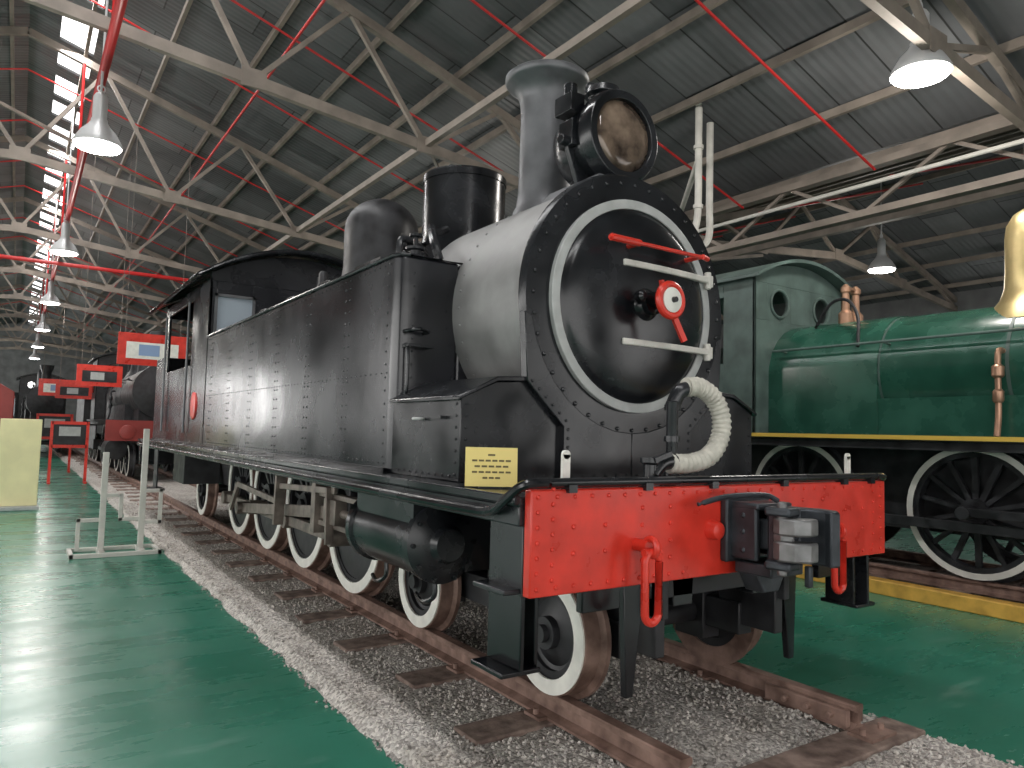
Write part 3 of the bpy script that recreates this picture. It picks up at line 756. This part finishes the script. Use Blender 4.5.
# ------------------------------------------------------------ tender engines
def tender_engine(name,X,Y,body,cabm,accents=True):
    E=empty(name,(X,Y+2,R)); zb=2.15; br_=.60
    gt,gw,gb=G(),G(),G()
    for s in (-1,1):
        for y in (-.8,1.0,2.8): wheel(gt,gw,gb,X+s*.56,Y+y,s,.61,14,.12,rw=.055)
        for y in (-2.9,-1.95): wheel(gt,gw,gb,X+s*.56,Y+y,s,.36,9,.09)
        for y in (4.9,6.1,7.3): wheel(gt,gw,gb,X+s*.56,Y+y,s,.42,10,.1)
    for y,r in ((-.8,.61),(1.0,.61),(2.8,.61),(-2.9,.36),(-1.95,.36),(4.9,.42),(6.1,.42),(7.3,.42)):
        cyl(gb,(X-.5,Y+y,R+r),(X+.5,Y+y,R+r),.07,seg=14)
    obj('tyres',gt,'dull',E); obj('white_rims',gw,'galv',E); obj('wheel_centres',gb,'dull',E)
    g=G()
    for s in (-1,1): box(g,X+s*.42-.02,X+s*.42+.02,Y-3.3,Y+4.2,.55,1.45); box(g,X+s*.7-.02,X+s*.7+.02,Y+4.5,Y+7.8,.55,1.3)
    box(g,X-1,X+1,Y-3.4,Y+3.8,1.42,1.46); box(g,X-.4,X+.4,Y-2.6,Y+3.3,.95,1.4)
    for s in (-1,1):
        lathe(g,(X+s*.85,Y-2.9,.8),(0,1,0),[(.1,0),(.24,.02),(.24,.95),(.1,.98)],28)
        beam(g,(X+s*.74,Y-.8,.66),(X+s*.74,Y+2.8,.66),.04,.09); beam(g,(X+s*.84,Y-2.0,.8),(X+s*.80,Y+1.0,.80),.04,.08)
        cyl(g,(X+s*.6,Y+1.0,.79),(X+s*.86,Y+1.0,.79),.06)
        box(g,X+s*.75-.12,X+s*.75+.12,Y+3.0,Y+3.3,.6,.9)
        box(g,X+s*.9-.05,X+s*.9+.05,Y-3.3,Y+3.4,1.34,1.42)
    obj('frames_and_gear',g,'dull',E,bev=.005)
    g=G(); box(g,X-1.15,X+1.15,Y-3.45,Y-3.38,1.0,1.46)
    for s in (-1,1): cyl(g,(X+s*.75,Y-3.45,1.2),(X+s*.75,Y-3.75,1.2),.06); lathe(g,(X+s*.75,Y-3.75,1.2),(0,-1,0),[(.16,0),(.15,.03),(.05,.05)],20)
    obj('buffer_beam',g,'red' if accents else 'maroon',E)
    g=G()
    for s in (-1,1): a,b=sorted((X+s*1.0,X+s*1.02)); box(g,a,b,Y-3.4,Y+3.8,1.435,1.475)
    obj('running_board_edge',g,'ystripe' if accents else 'dull',E)
    g=G(); lathe(g,(X,Y-1.7,zb),(0,1,0),[(br_,0),(br_,4.0)],56)
    prism(g,[(X-.62,1.46),(X-.62,2.2)]+[(X-.62*math.cos(math.radians(a)),zb+.62*math.sin(math.radians(a))) for a in range(10,171,16)]+[(X+.62,2.2),(X+.62,1.46)],'XZ',Y+1.9,Y+3.2)
    for s in (-1,1): box(g,*sorted((X+s*.35,X+s*.61)),Y-1.7,Y+1.95,1.46,1.85)
    obj('boiler_and_firebox',g,body,E,ang=40)
    g=G(); lathe(g,(X,Y-3.0,zb),(0,1,0),[(.05,-.12),(.3,-.08),(.5,-.02),(.62,0),(.62,1.32)],56); box(g,X-.45,X+.45,Y-2.9,Y-1.8,1.46,1.9)
    lathe(g,(X,Y-2.4,0),(0,0,1),[(.28,2.7),(.18,2.85),(.16,3.3),(.24,3.5),(.25,3.6),(.18,3.6)],36)
    lathe(g,(X,Y-.6,0),(0,0,1),[(.3,2.6),(.25,2.75),(.25,3.05),(.1,3.12)],30)
    obj('smokebox_and_chimney',g,'dull',E)
    g=G(); 
    for y in (-1.65,-.5,.7,1.88): ring(g,(X,Y+y,zb),(0,1,0),br_-.005,br_+.005,0,.03,56)
    for s in (-1,1): 
        cyl(g,(X+s*.68,Y-2.8,2.42),(X+s*.68,Y+3.1,2.42),.014,seg=8)
        for y in (-2.4,-1,.4,1.8,3.0): cyl(g,(X+s*.52,Y+y,2.40),(X+s*.68,Y+y,2.42),.012,seg=8)
    obj('boiler_bands_and_handrail',g,'greeng' if accents else 'dull',E)
    g=G(); lathe(g,(X,Y+.68,0),(0,0,1),[(.44,2.57),(.37,2.70),(.31,2.78),(.27,2.90),(.26,3.10),(.26,3.38),(.245,3.5),(.19,3.60),(.10,3.66),(.02,3.68)],48)
    obj('brass_dome',g,'brass' if accents else 'dull',E,ang=60)
    g=G()
    for x in (-.10,.10): lathe(g,(X+x,Y+2.55,0),(0,0,1),[(.08,2.7),(.08,2.86),(.045,2.90),(.04,3.10),(.055,3.11),(.055,3.16),(.02,3.2)],18)
    box(g,X-.14,X+.14,Y+2.52,Y+2.58,3.14,3.17)
    tube(g,smoothpath([(X-.60,Y+.75,2.25),(X-.68,Y+.75,2.24),(X-.70,Y+.75,2.1),(X-.70,Y+.75,1.7),(X-.74,Y+.75,1.48)],8),.026,10)
    lathe(g,(X-.70,Y+.75,1.78),(0,0,1),[(.035,0),(.045,.02),(.045,.1),(.03,.12)],16); lathe(g,(X-.70,Y+.75,2.0),(0,0,1),[(.035,0),(.05,.02),(.05,.1),(.03,.12)],16)
    obj('copper_fittings',g,'copper' if accents else 'dull',E)
    g=G()
    tube(g,smoothpath([(X-.3,Y+2.8,2.7),(X-.32,Y+2.6,2.95),(X-.32,Y+2.4,2.97),(X-.45,Y+2.2,2.75),(X-.62,Y+2.1,2.4)],8),.018,8)
    obj('injector_pipe',g,'dull',E)
    g=G(); y0=Y+3.2
    def ar(x): return 3.28+.25*(1-((x-X)/.95)**2)
    N_=14; xs=[X-.88+1.76*i/N_ for i in range(N_+1)]
    def col(x0,x1,z0,z1): box(g,x0,x1,y0,y0+.03,z0,z1)
    col(X-.88,X+.88,1.46,2.80)
    prism(g,[(X-.88,3.24)]+[(x,ar(x)) for x in xs]+[(X+.88,3.24)],'XZ',y0,y0+.03)
    WX=.42
    for s in (-1,1):
        cxw=X+s*WX
        n=32; out=[];inn=[]
        for i in range(n):
            t=2*math.pi*i/n+math.pi/4; c_,s_=math.cos(t),math.sin(t); mm=max(abs(c_),abs(s_))
            out.append((cxw+c_/mm*.22,y0,3.02+s_/mm*.22)); inn.append((cxw+c_*.155,y0,3.02+s_*.155))
        vs=out+inn+[(a,y0+.03,c) for a,b,c in out]+[(a,y0+.03,c) for a,b,c in inn]
        fs=[]
        for i in range(n):
            j=(i+1)%n; fs+=[(i,j,n+j,n+i),(2*n+i,3*n+i,3*n+j,2*n+j),(n+i,n+j,3*n+j,3*n+i)]
        g.add(vs,fs)
        a,b=sorted((X+s*.88,X+s*(WX+.22))); col(a,b,2.8,3.24)
    col(X-WX+.22,X+WX-.22,2.8,3.24)
    for s in (-1,1):
        a,b=sorted((X+s*.88,X+s*.85))
        box(g,a,b,y0,y0+.45,1.46,3.3); box(g,a,b,y0+.45,y0+1.3,1.46,2.3); box(g,a,b,y0+1.3,y0+1.5,1.46,3.3); box(g,a,b,y0+.45,y0+1.3,3.1,3.3)
    box(g,X-1.05,X+1.05,Y+4.9,Y+8.2,1.3,2.45); box(g,X-1.05,X+1.05,Y+4.8,Y+4.9,1.3,2.7)
    obj('cab_and_tender',g,cabm,E,bev=.005)
    g=G(); vs=[]; m=N_+1; xs=[X-1.0+2.0*i/N_ for i in range(m)]
    for y in (y0-.15,y0+2.0):
        for x in xs: vs.append((x,y,ar(x)+.01))
        for x in xs: vs.append((x,y,ar(x)+.05))
    fs=[]
    for i in range(N_):
        fs+=[(i,i+1,2*m+i+1,2*m+i),(m+i,3*m+i,3*m+i+1,m+i+1),(i,m+i,m+i+1,i+1),(2*m+i,2*m+i+1,3*m+i+1,3*m+i)]
    fs+=[(0,2*m,3*m,m),(N_,m+N_,3*m+N_,2*m+N_)]
    g.add(vs,fs); obj('cab_roof',g,'greeng' if accents else 'dull',E)
    g=G()
    for s in (-1,1): torus(g,(X+s*WX,y0-.005,3.02),(0,1,0),.165,.018,32,8)
    obj('window_rings',g,'greeng' if accents else 'dull',E)
    return E
tender_engine('green_steam_locomotive',5.12,0,'green','greeng')
t2=empty('railway_track.001',(5.12,5,0)); g=G()
rail(g,5.12-.568,-6,40); rail(g,5.12+.568,-6,40); obj('rails',g,'rust',t2)
g=G(); 
yy=-5.8
while yy<39: box(g,4.15,6.1,yy,yy+.24,0,.066); yy+=.76
obj('sleepers',g,'wood',t2)
g=G(); box(g,3.93,4.08,-6,40,0,.13); obj('curb_strip',g,'curb',t2,bev=.01)
g=G(); box(g,4.08,6.3,-6,40,.0,.04); obj('gravel_ballast.001',g,'gravel')
LX=-1.9
tender_engine('black_steam_locomotive',LX,34.5,'dull','dull',False)
t3=empty('railway_track.002',(LX,35,0)); g=G(); rail(g,LX-.568,30,46); rail(g,LX+.568,30,46); obj('rails',g,'rust',t3)
tender_engine('black_steam_locomotive.001',0,19.5,'dull','dull',False)
def coach(name,xc,y0,y1):
    C=empty(name,(xc,(y0+y1)/2,0)); g=G()
    prism(g,[(xc-1.2,.95),(xc-1.2,2.1),(xc-.9,2.3),(xc-.3,2.4),(xc+.3,2.4),(xc+.9,2.3),(xc+1.2,2.1),(xc+1.2,.95)],'XZ',y0,y1)
    obj('body',g,'maroon',C,bev=.02)
    g=G(); k=y0+.4
    while k<y1-.7: box(g,xc+1.19,xc+1.215,k,k+.6,1.5,1.95); k+=.9
    for x in (-.8,-.25,.3): box(g,xc+x,xc+x+.4,y0-.02,y0+.01,1.5,1.95)
    obj('windows',g,'win',C)
    gt,gw,gb=G(),G(),G()
    for s in (-1,1):
        for y in (y0+1,y1-1): wheel(gt,gw,gb,xc+s*.56,y,s,.4,9,.08,zc=.43)
    obj('tyres',gt,'dull',C); obj('rims',gw,'white',C); obj('wheel_centres',gb,'dull',C)
    g=G(); box(g,xc-.9,xc+.9,y0+.1,y1-.1,.7,.96)
    for s in (-1,1): cyl(g,(xc+s*.6,y0+.1,.85),(xc+s*.6,y0-.35,.85),.06); lathe(g,(xc+s*.6,y0-.35,.85),(0,-1,0),[(.15,0),(.15,.03),(.05,.06)],20)
    obj('underframe',g,'dull',C)
coach('red_passenger_coach',-4.05,20,26)
D=empty('display_board',(-2.67,11.7,0)); g=G(); box(g,-2.97,-2.42,11.66,11.74,.06,1.42); obj('panel',g,'cream',D,bev=.01)
g=G(); box(g,-3.0,-2.39,11.5,11.9,0,.06); obj('base',g,'greyw',D,bev=.01)
def stand(x,y,w,h,z0,inner):
    E=empty('red_framed_exhibit_board',(x,y,0)); g=G()
    for s in (-1,1): box(g,x+s*w/2-.03,x+s*w/2+.03,y,y+.05,0,z0+h); box(g,x+s*w/2-.03,x+s*w/2+.03,y-.2,y+.25,0,.04)
    for z in (z0,z0+h-.07): box(g,x-w/2,x+w/2,y,y+.05,z,z+.07)
    obj('frame',g,'red',E)
    g=G(); box(g,x-w/2+.03,x+w/2-.03,y+.015,y+.03,z0+.05,z0+h-.05); obj('panel',g,inner,E)
    g=G(); box(g,x-w*.3,x+w*.3,y+.008,y+.014,z0+h*.45,z0+h*.8); obj('picture',g,'greyw' if inner!='white' else 'blue',E)
stand(-1.75,17.2,.7,.6,.8,'dull'); stand(-1.9,21.5,.8,.7,.9,'dull')
# white barrier
bx=.28
B=empty('white_barrier_stand',(-2.0+bx,6.8,0)); g=G()
def bb(a,b,c,d,e,f): box(g,a+bx,b+bx,c,d,e,f)
for y in (6.55,7.0): bb(-2.52,-1.66,y-.02,y+.02,0.0,.045)
for x in (-2.52,-1.70): bb(x,x+.04,6.53,7.02,0,.045)
for x,h in ((-2.22,1.08),(-1.84,1.34)): bb(x-.03,x+.03,6.77,6.81,.02,h)
for x in (-2.22,-1.84): bb(x-.03,x+.03,6.55,7.0,.0,.045)
bb(-2.46,-2.22,6.775,6.805,.34,.38); bb(-2.22,-2.05,6.775,6.805,.60,.64); bb(-2.07,-2.03,6.775,6.805,.34,.64)
bb(-2.07,-1.84,6.775,6.805,.34,.38); bb(-1.84,-1.64,6.775,6.805,.64,.68); bb(-1.68,-1.64,6.775,6.805,.30,.68)
bb(-1.84,-1.64,6.775,6.805,.30,.34); bb(-2.46,-2.42,6.775,6.805,.04,.38)
obj('frame',g,'galv',B,bev=.004)
def banner(x,y,z,w,h,inner):
    E=empty('hanging_banner',(x,y,z)); g=G(); box(g,x-w/2,x+w/2,y,y+.03,z-h/2,z+h/2); obj('panel',g,'red',E)
    g=G(); box(g,x-w*.38,x+w*.38,y-.01,y,z-h*.3,z+h*.22); obj('print',g,inner,E)
    g=G(); box(g,x-w*.2,x+w*.1,y-.015,y-.01,z-h*.2,z+h*.15); obj('picture',g,'blue' if inner=='white' else 'greyw',E)
    g=G()
    for s in (-1,1): cyl(g,(x+s*w*.4,y+.015,z+h/2),(x+s*w*.4,y+.015,roofz(x)-.05),.006,seg=6)
    obj('wires',g,'steel',E)
banner(-.5,14.6,2.93,1.3,.66,'white'); banner(-1.2,17.6,2.5,.95,.5,'dull'); banner(-1.35,24,2.35,1.0,.5,'dull'); banner(-1.6,28.7,2.6,1.2,.6,'white')

# ------------------------------------------------------------ world and light
w=bpy.data.worlds.new('World'); bpy.context.scene.world=w; w.use_nodes=True
bg=w.node_tree.nodes['Background']; bg.inputs[0].default_value=(1,.985,.97,1); bg.inputs[1].default_value=2.6
def area(name,loc,rot,sx,sy,e,col=(1,1,1)):
    l=bpy.data.lights.new(name,'AREA'); l.shape='RECTANGLE'; l.size=sx; l.size_y=sy; l.energy=e; l.color=col
    o=bpy.data.objects.new(name,l); bpy.context.collection.objects.link(o); o.location=loc; o.rotation_euler=rot
area('skylight_daylight',((SA+SB)/2,12,8.2),(0,0,0),.5,40,1500)
area('added_left_fill',(-13.8,49,3.0),(0,math.radians(-90),0),3.2,22,1300,(1,.99,.97))  # added area light, placed to make the highlight on the tank side
area('added_left_fill.001',(-13.8,7,3.0),(0,math.radians(-90),0),3.2,26,700,(1,.99,.97))  # weaker added fill from the left
# ------------------------------------------------------------ camera
cam=bpy.data.cameras.new('camera'); co=bpy.data.objects.new('camera',cam); bpy.context.collection.objects.link(co)
yaw=math.radians(34); pit=math.radians(3.84); rol=math.radians(1.5)
f=Vector((math.sin(yaw)*math.cos(pit),math.cos(yaw)*math.cos(pit),math.sin(pit)))
r=Vector((math.cos(yaw),-math.sin(yaw),0)); u=r.cross(f)
r2=r*math.cos(rol)+u*math.sin(rol); u2=u*math.cos(rol)-r*math.sin(rol)
m=Matrix((r2,u2,-f)).transposed().to_4x4(); m.translation=Vector((-2.754,-2.186,1.40)); co.matrix_world=m
cam.sensor_width=36; cam.lens=730/1024*36; cam.clip_end=200
bpy.context.scene.camera=co
bpy.context.scene.view_settings.view_transform='Standard'
